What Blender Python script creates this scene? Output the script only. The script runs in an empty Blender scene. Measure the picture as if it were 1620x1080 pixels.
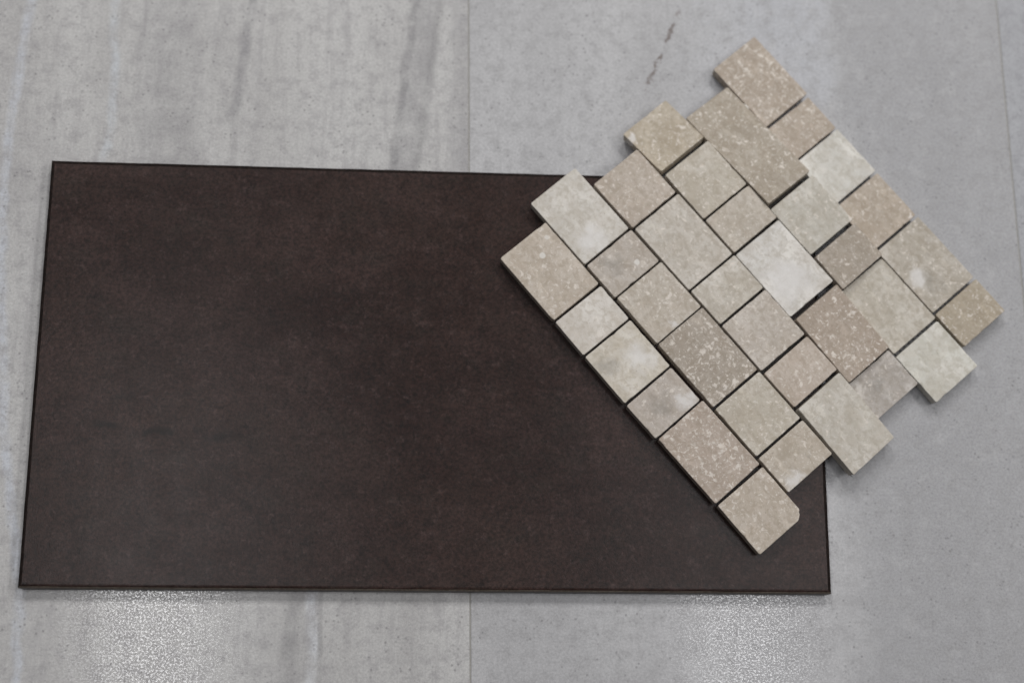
import bpy, bmesh, math, random
from mathutils import Vector, Matrix

random.seed(7)
scene = bpy.context.scene
col = scene.collection

# ------------------------------------------------------------------ camera
cam_data = bpy.data.cameras.new('camera')
cam = bpy.data.objects.new('camera', cam_data)
col.objects.link(cam)
cam.location = (0.282815, -0.057162, 1.081051)
cam.rotation_euler = (0.225628, -0.071021, 0.003458)
cam_data.sensor_fit = 'HORIZONTAL'
cam_data.sensor_width = 36.0
cam_data.lens = 2264.0 / 1620.0 * 36.0
cam_data.clip_start = 0.05
cam_data.clip_end = 60.0
cam_data.dof.use_dof = True
cam_data.dof.aperture_fstop = 2.4
cam_data.dof.focus_distance = 1.068
scene.camera = cam

# ------------------------------------------------------------------ world, lamps, exposure
world = bpy.data.worlds.new('World')
scene.world = world
world.use_nodes = True
bg = world.node_tree.nodes['Background']
bg.inputs['Color'].default_value = (1.0, 0.99, 0.97, 1)
bg.inputs['Strength'].default_value = 0.045


def area_lamp(name, loc, size_x, size_y, power, color, target=None, spread=180):
    d = bpy.data.lights.new(name, 'AREA')
    d.shape = 'RECTANGLE'
    d.size, d.size_y, d.energy, d.color = size_x, size_y, power, color
    d.spread = math.radians(spread)
    o = bpy.data.objects.new(name, d)
    col.objects.link(o)
    o.location = loc
    if target is not None:
        o.rotation_euler = (Vector(target) - Vector(loc)).to_track_quat('-Z', 'Y').to_euler()
    return o


# two fluorescent ceiling fittings that mirror in the floor below the dark tile
area_lamp('ceiling_fitting', (-0.344, 0.16, 2.6), 0.25, 1.25, 10.5, (0.99, 0.985, 1.0))
area_lamp('ceiling_fitting', (1.160, 0.16, 2.6), 0.25, 1.25, 9.0, (0.99, 0.985, 1.0))
# the next fittings of the showroom ceiling, beyond the upper and right edges of the picture
for fx, fy, fw in ((2.75, 0.55, 32.0), (2.75, 2.55, 28.0), (1.15, 2.75, 46.0), (-0.45, 2.75, 47.0)):
    area_lamp('ceiling_fitting', (fx, fy, 2.6), 0.6, 1.2, fw, (1.0, 0.985, 0.965))

scene.view_settings.view_transform = 'Standard'
scene.view_settings.look = 'None'
scene.view_settings.gamma = 1.0
scene.view_settings.exposure = 0.09
scene.view_settings.use_curve_mapping = False

# ------------------------------------------------------------------ node helpers


def lin(c):
    out = []
    for v in c:
        v /= 255.0
        out.append(v / 12.92 if v <= 0.04045 else ((v + 0.055) / 1.055) ** 2.4)
    return out


class NT:
    def __init__(self, name):
        self.mat = bpy.data.materials.new(name)
        self.mat.use_nodes = True
        self.t = self.mat.node_tree
        self.bsdf = self.t.nodes['Principled BSDF']

    def node(self, kind, **kw):
        n = self.t.nodes.new(kind)
        for k, v in kw.items():
            setattr(n, k, v)
        return n

    def put(self, sock, v):
        if hasattr(v, 'is_linked') or isinstance(v, bpy.types.NodeSocket):
            self.t.links.new(v, sock)
        else:
            if sock.type == 'RGBA' and len(v) == 3:
                v = tuple(v) + (1,)
            sock.default_value = v

    def math(self, op, a, b=0.0, c=0.0, clamp=False):
        n = self.node('ShaderNodeMath', operation=op, use_clamp=clamp)
        self.put(n.inputs[0], a)
        self.put(n.inputs[1], b)
        self.put(n.inputs[2], c)
        return n.outputs[0]

    def vmath(self, op, a, b=(0, 0, 0)):
        n = self.node('ShaderNodeVectorMath', operation=op)
        self.put(n.inputs[0], a)
        self.put(n.inputs[1], b)
        return n.outputs['Value'] if op in ('LENGTH', 'DISTANCE', 'DOT_PRODUCT') else n.outputs[0]

    def noise(self, vec, scale, detail=3, rough=0.55, dist=0.0):
        n = self.node('ShaderNodeTexNoise')
        self.put(n.inputs['Vector'], vec)
        n.inputs['Scale'].default_value = scale
        n.inputs['Detail'].default_value = detail
        n.inputs['Roughness'].default_value = rough
        n.inputs['Distortion'].default_value = dist
        return n.outputs['Fac']

    def noisecol(self, vec, scale, detail=3):
        n = self.node('ShaderNodeTexNoise')
        self.put(n.inputs['Vector'], vec)
        n.inputs['Scale'].default_value = scale
        n.inputs['Detail'].default_value = detail
        return n.outputs['Color']

    def voronoi(self, vec, scale, rand=1.0, feature='F1'):
        n = self.node('ShaderNodeTexVoronoi', feature=feature)
        self.put(n.inputs['Vector'], vec)
        n.inputs['Scale'].default_value = scale
        n.inputs['Randomness'].default_value = rand
        return n

    def ramp(self, x, a, b, lo=0.0, hi=1.0):
        n = self.node('ShaderNodeMapRange', interpolation_type='SMOOTHSTEP', clamp=True)
        self.put(n.inputs['Value'], x)
        self.put(n.inputs['From Min'], a)
        self.put(n.inputs['From Max'], b)
        self.put(n.inputs['To Min'], lo)
        self.put(n.inputs['To Max'], hi)
        return n.outputs[0]

    def mix(self, fac, a, b, blend='MIX'):
        n = self.node('ShaderNodeMix', data_type='RGBA', blend_type=blend)
        self.put(n.inputs[0], fac)
        self.put(n.inputs[6], a)
        self.put(n.inputs[7], b)
        return n.outputs[2]

    def coords(self):
        return self.node('ShaderNodeTexCoord').outputs['Object']

    def sep(self, v):
        n = self.node('ShaderNodeSeparateXYZ')
        self.put(n.inputs[0], v)
        return n.outputs

    def comb(self, x, y, z):
        n = self.node('ShaderNodeCombineXYZ')
        for i, v in enumerate((x, y, z)):
            self.put(n.inputs[i], v)
        return n.outputs[0]

    def attr(self, name):
        n = self.node('ShaderNodeAttribute', attribute_type='OBJECT', attribute_name=name)
        return n

    def bump(self, h, strength, dist):
        n = self.node('ShaderNodeBump')
        n.inputs['Strength'].default_value = strength
        n.inputs['Distance'].default_value = dist
        self.put(n.inputs['Height'], h)
        self.put(self.bsdf.inputs['Normal'], n.outputs[0])

    def out(self, color=None, rough=None, spec=None):
        if color is not None:
            self.put(self.bsdf.inputs['Base Color'], color)
        if rough is not None:
            self.put(self.bsdf.inputs['Roughness'], rough)
        if spec is not None:
            self.put(self.bsdf.inputs['Specular IOR Level'], spec)
        return self.mat


# ------------------------------------------------------------------ floor material
FK = 1.15


def fcol(r, g, b):
    return [v * FK for v in lin((r, g, b))]


def floor_material(name, seed, base, light, dark, streaky, veins=(), extras=None):
    """Semi-polished stone-look porcelain; veins = (points, width, colour, strength, edge noise)."""
    m = NT(name)
    P = m.coords()
    Q = m.vmath('ADD', P, (seed * 3.7, seed * 1.9, 0))
    xyz = m.sep(P)
    # veined print, long in the direction of the tile
    S = m.vmath('MULTIPLY', Q, (1.0, 0.13, 1.0))
    warp = m.math('MULTIPLY', m.math('SUBTRACT', m.noise(Q, 6, 3), 0.5), 0.05)
    sx = m.sep(S)
    S2 = m.comb(m.math('ADD', sx[0], warp), sx[1], sx[2])
    c = m.mix(m.ramp(m.noise(S2, 16, 6, 0.6), 0.35, 0.66), base, light)
    d = m.ramp(m.noise(m.vmath('ADD', S2, (5.1, 2.2, 0)), 28, 6, 0.65), 0.50, 0.78, 0, streaky)
    c = m.mix(d, c, dark)
    # soft clouding
    c = m.mix(m.ramp(m.noise(Q, 9, 4), 0.4, 0.75, 0, 0.45), c, light)
    c = m.mix(m.ramp(m.noise(m.vmath('ADD', Q, (9, 4, 0)), 16, 5, 0.6), 0.5, 0.75, 0, 0.35), c, dark)
    # individual veins
    for pts, w, vcol, strength, edge in veins:
        yv = xyz[1]
        mr = m.node('ShaderNodeFloatCurve')
        # piecewise-linear x(y)
        ys = [q[1] for q in pts]
        y0, y1 = min(ys), max(ys)
        xs = [q[0] for q in pts]
        x0, x1 = min(xs) - 0.001, max(xs) + 0.001
        cv = mr.mapping.curves[0]
        srt = sorted([((q[1] - y0) / (y1 - y0), (q[0] - x0) / (x1 - x0)) for q in pts])
        cv.points[0].location = srt[0]
        cv.points[1].location = srt[-1]
        for s in srt[1:-1]:
            cv.points.new(*s)
        mr.mapping.update()
        m.put(mr.inputs['Value'], m.math('DIVIDE', m.math('SUBTRACT', yv, y0), y1 - y0, clamp=True))
        vx = m.math('ADD', m.math('MULTIPLY', mr.outputs[0], x1 - x0), x0)
        wob = m.math('MULTIPLY', m.math('SUBTRACT', m.noise(Q, 45, 4, 0.6), 0.5), edge)
        dist = m.math('ABSOLUTE', m.math('ADD', m.math('SUBTRACT', xyz[0], vx), wob))
        f = m.ramp(dist, w * 0.25, w * 1.4, 1, 0)
        ends = m.math('MULTIPLY', m.ramp(yv, y0 - 0.012, y0 + 0.012), m.ramp(yv, y1 - 0.012, y1 + 0.012, 1, 0))
        f = m.math('MULTIPLY', f, m.math('MULTIPLY', ends, strength))
        f = m.math('MULTIPLY', f, m.ramp(m.noise(Q, 48, 5, 0.65), 0.3, 0.65, 0.25, 1))
        c = m.mix(f, c, vcol)
    if extras:
        c = extras(m, P, Q, xyz, c)
    # stone mottle, fine grain and dark pin-spots of the print
    c = m.mix(m.ramp(m.noise(m.vmath('ADD', Q, (3, 3, 0)), 85, 6, 0.75), 0.44, 0.66, 0, 0.6), c, dark)
    c = m.mix(m.ramp(m.noise(m.vmath('ADD', Q, (6, 1, 0)), 60, 5, 0.7), 0.5, 0.72, 0, 0.45), c, light)
    g = m.noise(Q, 520, 3, 0.8)
    c = m.mix(1.0, c, m.mix(m.ramp(g, 0.25, 0.75), (0.85, 0.85, 0.853), (1.15, 1.15, 1.147)), 'MULTIPLY')
    g2 = m.noise(Q, 260, 3, 0.7)
    c = m.mix(m.ramp(g2, 0.60, 0.76, 0, 0.30), c, dark)
    fs = m.noise(m.vmath('MULTIPLY', Q, (1, 0.07, 1)), 150, 4, 0.7)
    c = m.mix(m.ramp(fs, 0.48, 0.70, 0, 0.5 * streaky), c, dark)
    vor = m.voronoi(Q, 185)
    thin = m.noise(m.vmath('ADD', Q, (2, 7, 0)), 35, 3)
    spot = m.math('MULTIPLY', m.ramp(vor.outputs['Distance'], 0.10, 0.24, 1, 0), m.ramp(thin, 0.38, 0.62))
    c = m.mix(m.math('MULTIPLY', spot, 0.62), c, [v * 0.62 for v in dark])
    # half-polished surface: glossy islands between matt hollows
    isl = m.noise(Q, 680, 4, 0.75)
    k = m.ramp(isl, 0.455, 0.57)
    rough = m.math('ADD', m.math('MULTIPLY', k, -0.45), 0.58)
    h = m.math('ADD', m.math('MULTIPLY', k, 0.2), m.math('MULTIPLY', m.noise(Q, 330, 2), 1.0))
    m.bump(h, 0.022, 0.0006)
    return m.out(c, rough, m.ramp(k, 0, 1, 0.18, 0.66))


LBASE = fcol(165, 164, 163.5)
LLIGHT = fcol(177, 176.5, 176)
LDARK = fcol(142, 140, 142)
WHITE = fcol(180, 184, 192)
GREY = fcol(122, 121, 124)

veins_left = [
    ([(-0.022, 0.50), (-0.028, 0.465), (-0.033, 0.40), (-0.037, 0.336), (-0.030, 0.2), (-0.012, 0.06), (-0.001, -0.004), (0.002, -0.08)], 0.0045, WHITE, 0.85, 0.010),
    ([(0.040, 0.50), (0.038, 0.45), (0.042, 0.397), (0.036, 0.33)], 0.004, fcol(176, 180, 185), 0.8, 0.006),
    ([(0.10, 0.50), (0.082, 0.42), (0.09, 0.32)], 0.026, GREY, 0.36, 0.03),
    ([(0.150, 0.50), (0.146, 0.46), (0.136, 0.37)], 0.0045, GREY, 0.75, 0.010),
    ([(0.125, 0.50), (0.124, 0.46), (0.117, 0.40)], 0.005, GREY, 0.25, 0.014),
    ([(0.281, 0.50), (0.276, 0.45), (0.263, 0.32)], 0.004, fcol(116, 115, 117), 0.75, 0.012),
    ([(0.292, 0.50), (0.284, 0.42), (0.271, 0.32)], 0.012, GREY, 0.4, 0.018),
    ([(0.303, 0.50), (0.292, 0.42), (0.281, 0.32)], 0.004, fcol(118, 117, 118), 0.45, 0.011),
    ([(0.318, 0.50), (0.319, 0.3)], 0.012, fcol(140, 139, 142), 0.55, 0.01),
    ([(0.203, 0.02), (0.199, -0.003), (0.195, -0.08)], 0.0065, fcol(132, 131, 132), 0.75, 0.005),
    ([(0.2115, 0.02), (0.2105, -0.001), (0.213, -0.035), (0.2115, -0.08)], 0.0048, fcol(184, 186, 190), 1.0, 0.004),
    ([(0.217, 0.02), (0.218, -0.02), (0.2185, -0.08)], 0.002, fcol(134, 133, 134), 0.65, 0.003),
]


def extras_mid(m, P, Q, xyz, c):
    # cool pale cloud that ends at a ragged line; greyer print beyond it
    wob = m.math('MULTIPLY', m.math('SUBTRACT', m.noise(Q, 28, 5, 0.6), 0.5), 0.05)
    xx = m.math('ADD', xyz[0], wob)
    pale = m.math('MULTIPLY', m.ramp(xx, 0.47, 0.58), m.ramp(xx, 0.608, 0.632, 1, 0))
    pale = m.math('MULTIPLY', pale, m.ramp(xyz[1], 0.22, 0.36))
    c = m.mix(m.math('MULTIPLY', pale, 0.6), c, fcol(166, 168, 174))
    grey = m.ramp(xx, 0.606, 0.640)
    c = m.mix(m.math('MULTIPLY', grey, 0.62), c, fcol(142, 142, 145))
    # broken brown hairline
    t = m.math('DIVIDE', m.math('SUBTRACT', xyz[1], 0.395), 0.085, clamp=True)
    vx = m.math('ADD', m.math('MULTIPLY', t, 0.036), 0.4635)
    w2 = m.math('MULTIPLY', m.math('SUBTRACT', m.noise(Q, 110, 3, 0.6), 0.5), 0.014)
    dd = m.math('ABSOLUTE', m.math('ADD', m.math('SUBTRACT', xyz[0], vx), w2))
    f = m.ramp(dd, 0.0006, 0.0034, 1, 0)
    f = m.math('MULTIPLY', f, m.math('MULTIPLY', m.ramp(xyz[1], 0.400, 0.408), m.ramp(xyz[1], 0.468, 0.480, 1, 0)))
    f = m.math('MULTIPLY', f, m.ramp(m.noise(Q, 85, 3, 0.6), 0.44, 0.53))
    return m.mix(m.math('MULTIPLY', f, 0.85), c, fcol(92, 80, 74))


mat_floor_left = floor_material('floor_print_veined', 1.0, LBASE, LLIGHT, LDARK, 0.75, veins_left)
mat_floor_mid = floor_material('floor_print_cloudy', 2.0, fcol(159, 158.8, 161), fcol(169, 169, 171), fcol(141, 140.4, 142), 0.3, (), extras_mid)
mat_floor_side = floor_material('floor_print_grey', 3.0, fcol(146, 147, 151), fcol(156, 157, 161), fcol(132, 132, 136), 0.4)

g = NT('grout')
gp = g.coords()
mat_grout = g.out(g.mix(g.noise(gp, 400), (0.22, 0.215, 0.20), (0.36, 0.35, 0.335)), 0.9)

# ------------------------------------------------------------------ mesh helper


def link_mesh(name, bm, mat, parent=None):
    me = bpy.data.meshes.new(name)
    bmesh.ops.recalc_face_normals(bm, faces=bm.faces)
    bm.to_mesh(me)
    bm.free()
    me.materials.append(mat)
    o = bpy.data.objects.new(name, me)
    col.objects.link(o)
    o.parent = parent
    return o


def bevel_box(x0, x1, y0, y1, z0, z1, off, seg=2):
    bm = bmesh.new()
    bmesh.ops.create_cube(bm, size=1.0)
    for v in bm.verts:
        v.co = Vector(((x0 + x1) / 2 + v.co.x * (x1 - x0), (y0 + y1) / 2 + v.co.y * (y1 - y0), (z0 + z1) / 2 + v.co.z * (z1 - z0)))
    if off:
        bmesh.ops.bevel(bm, geom=list(bm.edges), offset=off, segments=seg, affect='EDGES', profile=0.5)
    return bm


# ------------------------------------------------------------------ floor
FR = 0.0127                         # the floor is laid 0.7 degrees off the dark tile
floor = link_mesh('floor', bevel_box(-2.4, 3.0, -2.6, 2.8, -0.06, -0.00035, 0), mat_grout)
floor['kind'] = 'structure'
TW, TL = 0.4455, 0.90
JX, JY = 0.3282, 0.56               # a joint crossing, out of view above
for i in range(-3, 4):
    for j in range(-2, 2):
        x0 = JX + i * TW
        y0 = JY + j * TL
        bm = bevel_box(x0 + 0.0004, x0 + TW - 0.0004, y0 + 0.0005, y0 + TL - 0.0005, -0.0095, 0.0, 0.0005, 1)
        for v in bm.verts:          # turn the laying pattern about the joint at y = 0
            v.co.x, v.co.y = v.co.x - FR * v.co.y, v.co.y + FR * (v.co.x - JX)
        mt = mat_floor_side
        if i == -1:
            mt = mat_floor_left
        elif i == 0:
            mt = mat_floor_mid
        o = link_mesh('floor_tile', bm, mt, floor)
        if (i, j) == (-1, -1):
            o['label'] = 'light grey floor tile with white and grey veins'
        elif (i, j) == (0, -1):
            o['label'] = 'pale cloudy floor tile with a broken brown hairline'

# ------------------------------------------------------------------ dark porcelain tile
TILE_W, TILE_H, TILE_T = 0.60, 0.326558, 0.010
d = NT('dark_porcelain')
P = d.coords()
Pw = d.vmath('MULTIPLY', P, (0.6, 1.0, 1.0))
n1 = d.noise(Pw, 8, 7, 0.68, 0.2)
n2 = d.noise(d.vmath('ADD', Pw, (3, 1, 0)), 17, 7, 0.72)
n3 = d.noise(d.vmath('ADD', Pw, (7, 5, 0)), 48, 6, 0.75)
n4 = d.noise(P, 420, 3, 0.75)
n5 = d.noise(d.vmath('ADD', P, (2, 9, 0)), 150, 5, 0.75)
dk = d.mix(d.ramp(n1, 0.32, 0.68), lin((38, 24, 21)), lin((55, 41, 37)))
dk = d.mix(d.ramp(n2, 0.46, 0.66, 0, 0.6), dk, lin((61, 46, 43)))
dk = d.mix(d.ramp(n3, 0.50, 0.70, 0, 0.45), dk, lin((46, 40, 36)))
dk = d.mix(d.ramp(d.noise(d.vmath('ADD', P, (1, 8, 0)), 70, 6, 0.75), 0.53, 0.70, 0, 0.65), dk, lin((25, 18, 17)))
dk = d.mix(d.ramp(n5, 0.52, 0.70, 0, 0.75), dk, lin((68, 54, 52)))
dk = d.mix(d.ramp(n5, 0.28, 0.45, 0.55, 0), dk, lin((24, 18, 17)))
dk = d.mix(1.0, dk, d.mix(d.ramp(n4, 0.25, 0.75), (0.38, 0.38, 0.38), (1.36, 1.32, 1.32)), 'MULTIPLY')
# dark broken vein of the print
xyz = d.sep(P)
wv = d.math('MULTIPLY', d.math('SUBTRACT', d.noise(P, 30, 4), 0.5), 0.02)
vy = d.math('ADD', d.math('SUBTRACT', 0.122, d.math('MULTIPLY', xyz[0], 0.06)), wv)
fv = d.ramp(d.math('ABSOLUTE', d.math('SUBTRACT', xyz[1], vy)), 0.0006, 0.0052, 1, 0)
fv = d.math('MULTIPLY', fv, d.math('MULTIPLY', d.ramp(xyz[0], 0.02, 0.05), d.ramp(xyz[0], 0.14, 0.17, 1, 0)))
fv = d.math('MULTIPLY', fv, d.ramp(d.noise(P, 42, 3), 0.42, 0.58))
dk = d.mix(d.math('MULTIPLY', fv, 0.75), dk, lin((20, 15, 14)))
rr = d.math('ADD', d.math('MULTIPLY', d.noise(P, 60, 4), 0.10), 0.27)
d.bump(d.math('ADD', d.math('MULTIPLY', n4, 0.6), d.noise(P, 900, 2)), 0.16, 0.0005)
mat_dark = d.out(dk, rr, 0.22)

bm = bmesh.new()
# rounded-edge slab: rings from the underside to the top
rings = [(0.0012, 0.0), (0.0002, 0.0012), (0.0, 0.0078), (0.0004, 0.0088), (0.0011, 0.0095), (0.0020, 0.00985), (0.0030, 0.0100)]
NX, NY = 60, 34
prev = None
first = None
for ins, z in rings:
    pts = []
    x0, x1, y0, y1 = ins, TILE_W - ins, ins, TILE_H - ins
    pts += [(x0 + (x1 - x0) * k / NX, y0) for k in range(NX)]
    pts += [(x1, y0 + (y1 - y0) * k / NY) for k in range(NY)]
    pts += [(x1 - (x1 - x0) * k / NX, y1) for k in range(NX)]
    pts += [(x0, y1 - (y1 - y0) * k / NY) for k in range(NY)]
    vs = []
    for k, (x, y) in enumerate(pts):
        jit = 0.00012 if z > 0.005 else 0.0
        low = 1 - min(z / 0.0088, 1)        # the sides lean: undercut left and right, splayed along the front edge
        x += 0.0024 * low * (1 if x < TILE_W / 2 else -1) * min(1, abs(x - TILE_W / 2) / (TILE_W / 2 - 0.002))
        if y < 0.002:
            y -= 0.0011 * low
        vs.append(bm.verts.new((x + random.uniform(-jit, jit), y + random.uniform(-jit, jit), z + 0.0002)))
    if prev:
        for k in range(len(vs)):
            q = (k + 1) % len(vs)
            bm.faces.new((prev[k], prev[q], vs[q], vs[k]))
    else:
        first = vs
    prev = vs
bm.faces.new(prev)
bm.faces.new(list(reversed(first)))
e = NT('tile_front_edge')
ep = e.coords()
mat_front_edge = e.out(e.mix(e.ramp(e.noise(ep, 350, 3, 0.7), 0.3, 0.7), lin((84, 76, 68)), lin((112, 103, 94))), 0.7, 0.3)
for f in bm.faces:                  # the front chamfer is a paler grey-brown than the face
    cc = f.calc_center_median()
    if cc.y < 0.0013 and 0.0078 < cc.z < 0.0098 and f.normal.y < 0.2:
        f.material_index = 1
q = NT('tile_rim')
qp = q.coords()
mat_rim = q.out(q.mix(q.ramp(q.noise(qp, 300, 4, 0.7), 0.35, 0.7), lin((20, 15, 14)), lin((40, 32, 29))), 0.85, 0.12)
for f in bm.faces:                  # matt worn arris on the other sides
    cc = f.calc_center_median()
    if f.material_index == 0 and cc.z < 0.01016 and len(f.verts) == 4 and cc.y > 0.004:
        f.material_index = 2
tile = link_mesh('porcelain_tile', bm, mat_dark)
tile.data.materials.append(mat_front_edge)
tile.data.materials.append(mat_rim)
tile['label'] = 'large dark brown porcelain tile lying flat under the beige mosaic sheet'
tile['category'] = 'tile'
TOP = TILE_T + 0.0002

# ------------------------------------------------------------------ travertine
t = NT('travertine')
P0 = t.coords()
seedv = t.attr('seed').outputs['Vector']
P = t.vmath('ADD', P0, seedv)
base = t.attr('tone').outputs['Color']
fleck_amt = t.attr('fleck').outputs['Fac']
cloud_amt = t.attr('cloud').outputs['Fac']
dirt_amt = t.attr('vein').outputs['Fac']
pw = t.vmath('ADD', P, t.vmath('MULTIPLY', t.vmath('SUBTRACT', t.noisecol(P, 160, 3), (0.5, 0.5, 0.5)), (0.007, 0.007, 0.007)))
c = t.mix(t.ramp(t.noise(P, 34, 5, 0.6), 0.35, 0.7), t.mix(1.0, base, (0.90, 0.895, 0.89), 'MULTIPLY'), t.mix(1.0, base, (1.06, 1.07, 1.085), 'MULTIPLY'))
# warm and pink mottling
c = t.mix(t.ramp(t.noise(t.vmath('ADD', P, (4, 0, 0)), 75, 5, 0.65), 0.42, 0.66, 0, 0.6), c, t.mix(1.0, base, (0.90, 0.865, 0.825), 'MULTIPLY'))
c = t.mix(t.ramp(t.noise(t.vmath('ADD', P, (0, 6, 0)), 120, 5, 0.7), 0.48, 0.66, 0, 0.6), c, t.mix(1.0, base, (0.84, 0.83, 0.79), 'MULTIPLY'))
# pale cloud
cl = t.math('MULTIPLY', t.ramp(t.noise(t.vmath('ADD', P, (1, 9, 0)), 42, 4, 0.55), 0.46, 0.66), cloud_amt)
c = t.mix(cl, c, lin((219, 215, 209)))
# grey-brown smoke veins
ve = t.math('MULTIPLY', t.ramp(t.noise(t.vmath('ADD', P, (7, 3, 0)), 36, 6, 0.7, 0.8), 0.54, 0.74), dirt_amt)
c = t.mix(ve, c, lin((128, 121, 116)))
# shell flecks: ragged grains of several sizes crowding in places
fa = t.math('POWER', fleck_amt, 0.55)
crowd = t.noise(t.vmath('ADD', P, (2, 2, 5)), 55, 3)
g1 = t.noise(pw, 210, 1, 0.4)
g2 = t.noise(t.vmath('ADD', pw, (3, 3, 0)), 360, 1, 0.4)
g3 = t.noise(t.vmath('ADD', pw, (6, 1, 0)), 620, 1, 0.4)
bias = t.math('MULTIPLY', t.math('SUBTRACT', crowd, 0.5), 0.22)
for gg, lo, st, colr in ((g1, 0.640, 0.88, (214, 206, 197)), (g2, 0.625, 0.80, (212, 205, 197)), (g3, 0.61, 0.60, (208, 202, 194))):
    e0 = t.math('ADD', t.math('SUBTRACT', lo, bias), t.math('MULTIPLY', t.math('SUBTRACT', 1.0, fa), 0.09))
    f1 = t.math('MULTIPLY', t.ramp(gg, e0, t.math('ADD', e0, 0.045)), t.math('MULTIPLY', t.ramp(fleck_amt, 0.0, 0.2), st))
    c = t.mix(f1, c, lin(colr))
# darker matrix grains and fine wavy bedding
bw = t.noise(t.vmath('MULTIPLY', pw, (0.35, 1.0, 1.0)), 130, 6, 0.7, 0.6)
c = t.mix(t.ramp(bw, 0.48, 0.66, 0, 0.6), c, t.mix(1.0, base, (0.80, 0.77, 0.73), 'MULTIPLY'))
c = t.mix(t.ramp(bw, 0.32, 0.48, 0.6, 0), c, t.mix(1.0, base, (1.22, 1.22, 1.22), 'MULTIPLY'))
gd = t.noise(t.vmath('ADD', pw, (1, 5, 2)), 240, 3, 0.6)
c = t.mix(t.ramp(gd, 0.46, 0.64, 0, 0.55), c, t.mix(1.0, base, (0.70, 0.67, 0.62), 'MULTIPLY'))
# tiny pores
pore = t.math('MULTIPLY', t.ramp(t.voronoi(t.vmath('ADD', P, (8, 1, 0)), 330).outputs['Distance'], 0.05, 0.13, 1, 0), t.ramp(t.noise(P, 90, 2), 0.53, 0.66))
c = t.mix(t.math('MULTIPLY', pore, 0.7), c, lin((104, 94, 84)))
# single round shells and smudges of particular stones: (x, y, radius)
for nm, colr, soft, st in (('shell_a', (214, 211, 206), 0.25, 0.8), ('shell_b', (210, 206, 200), 0.3, 0.75), ('smudge', (128, 124, 118), 1.0, 0.45), ('bleach', (217, 215, 214), 0.7, 0.65)):
    a = t.attr(nm).outputs['Vector']
    s = t.sep(a)
    rad = t.math('MAXIMUM', s[2], 0.00001)
    ctr = t.comb(s[0], s[1], 0)
    flat = t.vmath('MULTIPLY', t.vmath('ADD', t.vmath('MULTIPLY', P0, (1, 1, 0)), t.vmath('MULTIPLY', t.vmath('SUBTRACT', t.noisecol(P, 90 if soft > 0.3 else 200, 4), (0.5, 0.5, 0.5)), (0.026, 0.026, 0) if soft > 0.3 else (0.0018, 0.0018, 0))), (1, 1, 0))
    q = t.math('DIVIDE', t.vmath('DISTANCE', flat, ctr), rad)
    f = t.ramp(q, 1 - soft, 1 + soft * 0.4, st, 0)
    c = t.mix(f, c, lin(colr))
gr = t.noise(P, 1100, 2, 0.7)
c = t.mix(1.0, c, t.mix(gr, (0.90, 0.90, 0.90), (1.10, 1.10, 1.10)), 'MULTIPLY')
t.bump(t.math('SUBTRACT', t.math('MULTIPLY', t.noise(P, 260, 4, 0.7), 0.5), t.math('MULTIPLY', pore, 0.8)), 0.3, 0.0008)
mat_stone = t.out(c, t.math('ADD', t.math('MULTIPLY', t.noise(P, 90, 3), 0.12), 0.50), 0.32)

b = NT('mesh_thread')
bp = b.coords()
mat_net = b.out(b.mix(b.noise(bp, 300), (0.07, 0.07, 0.066), (0.15, 0.15, 0.14)), 0.7)  # white fibre coloured dark: the shade inside the joints is put into the colour

# ------------------------------------------------------------------ mosaic sheet
TH = -0.865227
U = Vector((math.cos(TH), math.sin(TH)))
V = Vector((-U.y, U.x))
STONE_T = 0.0095
NET = 0.0005

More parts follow.
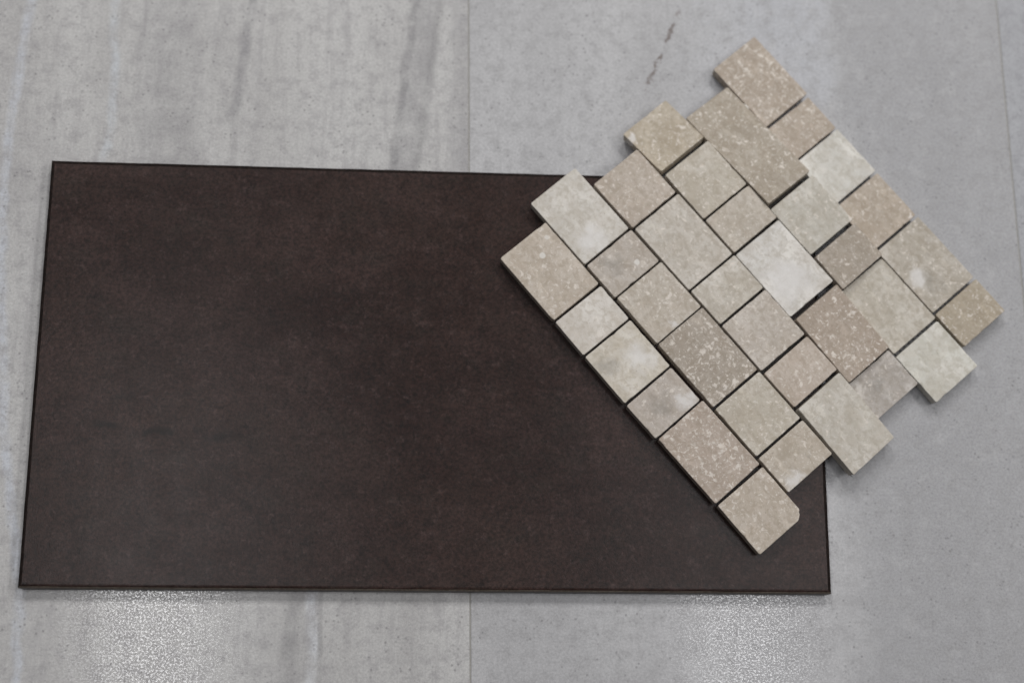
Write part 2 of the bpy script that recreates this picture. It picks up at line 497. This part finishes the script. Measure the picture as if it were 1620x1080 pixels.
# u0, u1, centre v, turn (deg), colour in the photograph, fleck, cloud, vein, extra marks  (mm)
SP = 'shell_a'
stones = [
    (33.4, 96.7, 452.0, 0.0, (180, 170, 159), 0.55, 0.15, 0.0, {'shell_a': (-13, 4, 2.6), 'shell_b': (-22, 16, 2.1)}),
    (99.3, 132.1, 452.0, -0.4, (192, 188, 183), 0.0, 0.55, 0.0, {}),
    (134.3, 180.3, 452.0, -0.1, (188, 183, 174), 0.0, 0.5, 0.25, {'smudge': (-8, -15, 9), 'bleach': (4, 8, 13)}),
    (182.6, 215.4, 451.9, 0.8, (177, 169, 162), 0.1, 0.25, 0.15, {'smudge': (0, -4, 10), 'bleach': (11, 12, 8)}),
    (217.3, 281.2, 454.0, 0.9, (169, 157, 147), 1.0, 0.0, 0.0, {}),
    (284.1, 331.2, 454.8, -0.2, (177, 167, 156), 0.6, 0.1, 0.0, {}),
    (14.2, 77.9, 499.5, 0.5, (187, 184, 179), 0.0, 0.45, 0.0, {'bleach': (20, -5, 12)}),
    (80.2, 112.9, 500.6, 0.6, (175, 167, 159), 0.1, 0.15, 0.1, {'shell_a': (6, 9, 2.4), 'smudge': (-3, -9, 9)}),
    (114.7, 161.0, 501.8, 0.4, (179, 171, 161), 0.45, 0.1, 0.05, {'bleach': (19, -3, 4)}),
    (162.4, 225.7, 502.4, 0.2, (160, 151, 141), 1.0, 0.0, 0.1, {}),
    (228.2, 274.9, 502.6, 0.3, (180, 173, 162), 0.3, 0.25, 0.0, {}),
    (277.4, 310.8, 503.0, 0.3, (177, 168, 157), 0.5, 0.15, 0.0, {'bleach': (12, -14, 8), 'smudge': (9, 9, 2)}),
    (33.5, 79.2, 548.2, 0.6, (176, 166, 156), 0.6, 0.05, 0.0, {}),
    (81.6, 145.0, 549.4, 0.4, (182, 176, 168), 0.1, 0.3, 0.05, {}),
    (147.1, 180.7, 550.2, 0.3, (181, 175, 166), 0.3, 0.4, 0.0, {}),
    (183.1, 228.6, 550.4, 0.0, (179, 171, 163), 0.3, 0.25, 0.0, {}),
    (231.6, 265.6, 550.7, 0.5, (179, 168, 158), 0.2, 0.05, 0.0, {}),
    (268.0, 332.7, 550.6, 0.2, (183, 178, 170), 0.0, 0.3, 0.2, {}),
    (16.1, 60.6, 597.0, 0.3, (170, 160, 145), 0.5, 0.1, 0.0, {'bleach': (-16, -20, 5)}),
    (63.4, 109.4, 597.2, 0.0, (179, 172, 161), 0.25, 0.3, 0.0, {}),
    (111.5, 145.1, 597.6, 0.2, (176, 168, 158), 0.2, 0.15, 0.0, {}),
    (147.8, 211.6, 597.0, -0.1, (189, 187, 184), 0.0, 0.7, 0.1, {'bleach': (10, -4, 20)}),
    (215.1, 278.4, 597.0, -0.1, (162, 150, 139), 0.65, 0.0, 0.1, {}),
    (280.5, 314.8, 596.8, 0.0, (166, 160, 155), 0.0, 0.45, 0.5, {'smudge': (-2, -4, 7)}),
    (38.0, 134.4, 643.9, 0.0, (158, 149, 137), 0.55, 0.15, 0.1, {}),
    (137.6, 184.8, 643.8, 0.1, (181, 177, 169), 0.05, 0.35, 0.1, {}),
    (187.8, 220.7, 644.3, 0.4, (158, 149, 139), 0.3, 0.0, 0.1, {}),
    (222.7, 285.7, 644.4, -0.2, (177, 171, 161), 0.0, 0.3, 0.15, {}),
    (288.6, 334.9, 643.5, 0.0, (188, 187, 181), 0.0, 0.55, 0.05, {}),
    (18.9, 82.6, 692.3, 0.3, (167, 156, 145), 1.0, 0.0, 0.0, {}),
    (85.5, 118.9, 690.9, -0.3, (170, 159, 148), 0.8, 0.0, 0.0, {}),
    (120.9, 166.4, 691.1, 0.1, (188, 187, 183), 0.0, 0.5, 0.0, {}),
    (168.9, 214.1, 690.9, 0.0, (170, 159, 147), 0.15, 0.1, 0.0, {}),
    (216.7, 281.4, 691.6, 0.1, (168, 161, 151), 0.2, 0.35, 0.3, {'smudge': (14, -4, 9), 'bleach': (4, -13, 9)}),
    (283.9, 317.1, 692.2, 0.2, (164, 154, 139), 0.6, 0.0, 0.1, {}),
]
WIDE = 46.4
TAN, CREAM = (1.093, 1.093, 1.085), (1.165, 1.150, 1.128)


planes = []


def rest(corners, com):
    """Slope and mean height of the underside of one stone: flat on the dark tile, flat on the floor,
    or tipped about the tile's edge when its weight lies beyond it."""
    ox, oy = com.x - TILE_W, com.y - TILE_H
    if max(ox, oy) <= 0.003:
        return 0.0, 0.0, TOP
    if not any(p.x < TILE_W and p.y < TILE_H for p in corners):
        return 0.0, 0.0, 0.0004
    if ox > 0 and oy > 0:
        n = Vector((ox, oy)).normalized()
    else:
        n = Vector((1, 0)) if ox > 0 else Vector((0, 1))
    edge = Vector((TILE_W, TILE_H))
    dmax = max((p - edge).dot(n) for p in corners)
    sl = min((TOP - 0.0004) / max(dmax, 0.02), 0.125)
    return -sl * n.x, -sl * n.y, TOP - sl * (com - edge).dot(n)


def stone_mesh(L, W, rng, chip=False):
    """Sawn stone: outline with small nicks, worn arris, slightly tapered foot."""
    bm = bmesh.new()
    hl, hw = L / 2, W / 2
    corner = 0.0009

    def side(a, b, n):
        out = []
        for k in range(n):
            f = k / n
            out.append((a[0] + (b[0] - a[0]) * f, a[1] + (b[1] - a[1]) * f))
        return out
    cs = []
    if chip:
        cpts = [(-hl, -hw), (hl, -hw), (hl, hw - 0.0062), (hl - 0.0034, hw - 0.0018), (hl - 0.0058, hw), (-hl, hw)]
    else:
        cpts = [(-hl, -hw), (hl, -hw), (hl, hw), (-hl, hw)]
    m = len(cpts)
    loop = []
    for i in range(m):
        a, b2 = Vector(cpts[i]), Vector(cpts[(i + 1) % m])
        dirv = (b2 - a)
        ln = dirv.length
        dirv.normalize()
        cc = min(corner, ln * 0.2)
        n = max(1, int(ln / 0.004))
        loop += side(a + dirv * cc, b2 - dirv * cc, n) + [tuple(b2 - dirv * cc)]
    N = len(loop)
    nick = [abs(rng.gauss(0, 0.00010)) for _ in range(N)]
    for _ in range(rng.randint(1, 4)):
        k = rng.randrange(N)
        nick[k] += rng.uniform(0.0003, 0.0008)

    def ring(ins, z, jit):
        vs = []
        for k, (x, y) in enumerate(loop):
            q = ins + nick[k] * jit
            vs.append(bm.verts.new((x * (1 - q / hl), y * (1 - q / hw), z)))
        return vs
    levels = [(0.0005, 0.0, 0.3), (0.0003, 0.0006, 0.3), (0.0, STONE_T - 0.0004, 0.6), (0.00012, STONE_T - 0.00012, 1.0), (0.00034, STONE_T, 1.3)]
    prev = None
    first = None
    for ins, z, jit in levels:
        vs = ring(ins, z, jit)
        if prev:
            for k in range(N):
                q = (k + 1) % N
                bm.faces.new((prev[k], prev[q], vs[q], vs[k]))
        else:
            first = vs
        prev = vs
    bm.faces.new(prev)
    bm.faces.new(list(reversed(first)))
    return bm


c0 = U * 0.172 + V * 0.572
sheet = bpy.data.objects.new('mosaic_sheet', None)
sheet.empty_display_size = 0.05
col.objects.link(sheet)
sheet.location = (c0.x, c0.y, TOP)
sheet['label'] = 'beige travertine mosaic sheet of staggered rectangular stones lying half on the dark tile'
sheet['category'] = 'mosaic sheet'
inv = Matrix.Translation(-Vector(sheet.location))

for i, (u0, u1, cv, ang, colr, fl, cloud, vein, marks) in enumerate(stones):
    rng = random.Random(100 + i)
    L, W = (u1 - u0 + 0.5) / 1000, WIDE / 1000
    cen = U * ((u0 + u1) / 2000) + V * (cv / 1000)
    a = TH + math.radians(ang)
    eu = Vector((math.cos(a), math.sin(a)))
    ev = Vector((-eu.y, eu.x))
    # rest the rigid stone on tile or floor, or let it tip over the tile's edge
    gx, gy, zm = rest([cen + eu * (L * p) + ev * (W * q) for p in (-0.5, 0.5) for q in (-0.5, 0.5)], cen)
    if i == 18:                     # still held up by its row across the joint
        gx, gy, zm = 0.17 * eu.x, 0.17 * eu.y, 0.0056
    gu, gv = gx * eu.x + gy * eu.y, gx * ev.x + gy * ev.y
    planes.append((cen, gx, gy, zm))
    z = zm + NET + rng.uniform(0, 0.00025)
    X = Vector((eu.x, eu.y, gu)).normalized()
    Yv = Vector((ev.x, ev.y, gv))
    Z = X.cross(Yv).normalized()
    Y = Z.cross(X)
    rot = Matrix((X, Y, Z)).transposed().to_4x4()
    o = link_mesh('stone', stone_mesh(L, W, rng, chip=(i == 5)), mat_stone, sheet)
    o.matrix_world = Matrix.Translation((cen.x, cen.y, z)) @ rot
    o.matrix_local = inv @ (Matrix.Translation((cen.x, cen.y, z)) @ rot)
    o['tone'] = [v * m_ for v, m_ in zip(lin(colr), TAN if sum(colr) / 3 < 180 else CREAM)]
    if sum(colr) / 3 < 178 and fl < 0.5:
        fl += 0.15
    o['fleck'] = float(fl)
    o['cloud'] = float(cloud)
    o['vein'] = float(vein)
    o['seed'] = [rng.uniform(-5, 5), rng.uniform(-5, 5), rng.uniform(-5, 5)]
    for nm in ('shell_a', 'shell_b', 'smudge', 'bleach'):
        q = marks.get(nm)
        o[nm] = [q[0] / 1000, q[1] / 1000, q[2] / 1000] if q else [9.0, 9.0, 0.00001]
    if i == 5:
        o['label'] = 'speckled beige stone with a chipped corner'

# woven backing net glued under the stones, draped with them


def on_sheet(u, v):
    return all(on_stone(u + a, v + b_) for a in (-2.5, 2.5) for b_ in (-2.5, 2.5))


def on_stone(u, v):
    for (u0, u1, cv, *_r) in stones:
        if u0 - 1.5 <= u <= u1 + 1.5 and cv - WIDE / 2 - 1.3 <= v <= cv + WIDE / 2 + 1.3:
            return True
    return False


bm = bmesh.new()


def thread(p, q, wdt=0.00028):
    dv = (q - p)
    side = Vector((-dv.y, dv.x, 0))
    if side.length < 1e-9:
        return
    side = side.normalized() * wdt
    up = Vector((0, 0, 0.00014))
    a = [bm.verts.new(w) for w in (p - side, p + up, p + side, q - side, q + up, q + side)]
    bm.faces.new((a[0], a[1], a[4], a[3]))
    bm.faces.new((a[1], a[2], a[5], a[4]))


def net_point(u, v):
    w = U * (u / 1000) + V * (v / 1000)
    k = min(range(len(stones)), key=lambda k: max(abs(u - (stones[k][0] + stones[k][1]) / 2) - (stones[k][1] - stones[k][0]) / 2, abs(v - stones[k][2]) - WIDE / 2))
    cen, gx, gy, zm = planes[k]
    return Vector((w.x, w.y, zm + gx * (w.x - cen.x) + gy * (w.y - cen.y) + 0.0002))


off = Vector(sheet.location)
PIT, STEP = 5.0, 8.0
us = [10 + PIT * k for k in range(67)]
vs_ = [426 + PIT * k for k in range(60)]
for v in vs_:
    u = 8.0
    while u < 340:
        if on_sheet(u, v) and on_sheet(u + STEP, v):
            thread(net_point(u, v) - off, net_point(u + STEP, v) - off)
        u += STEP
for u in us:
    v = 424.0
    while v < 720:
        if on_sheet(u, v) and on_sheet(u, v + STEP):
            thread(net_point(u, v) - off, net_point(u, v + STEP) - off)
        v += STEP
# a few frayed ends past the sawn edge of the stones
rng = random.Random(5)
for (uu, v0, v1) in ((310.8, 484, 524), (332.7, 530, 570), (82.0, 668, 673)):
    for k in range(9):
        v = v0 + (v1 - v0) * k / 8 + rng.uniform(-1, 1)
        thread(net_point(uu - 1, v) - off, net_point(uu + rng.uniform(0.6, 2.4), v + rng.uniform(-0.8, 0.8)) + Vector((0, 0, rng.uniform(0, 0.001))) - off, 0.0002)
net = link_mesh('mesh_backing', bm, mat_net, sheet)
net['kind'] = 'stuff'

# a white dab of setting glue squeezed up into one joint
w = NT('glue')
wp = w.coords()
mat_glue = w.out(w.mix(w.noise(wp, 500), (0.62, 0.62, 0.6), (0.8, 0.8, 0.78)), 0.5)
bm = bmesh.new()
bmesh.ops.create_uvsphere(bm, u_segments=14, v_segments=8, radius=1.0)
rng = random.Random(3)
for v in bm.verts:
    k = 1 + rng.uniform(-0.18, 0.18)
    v.co = Vector((v.co.x * 0.0034 * k, v.co.y * 0.0009 * k, v.co.z * 0.0016 * k))
for f in bm.faces:
    f.smooth = True
glue = link_mesh('glue_dab', bm, mat_glue, sheet)
gpos = U * 0.060 + V * 0.6684
glue.matrix_local = Matrix.Translation(Vector((gpos.x, gpos.y, 0.0102)) - off) @ Matrix.Rotation(TH, 4, 'Z')
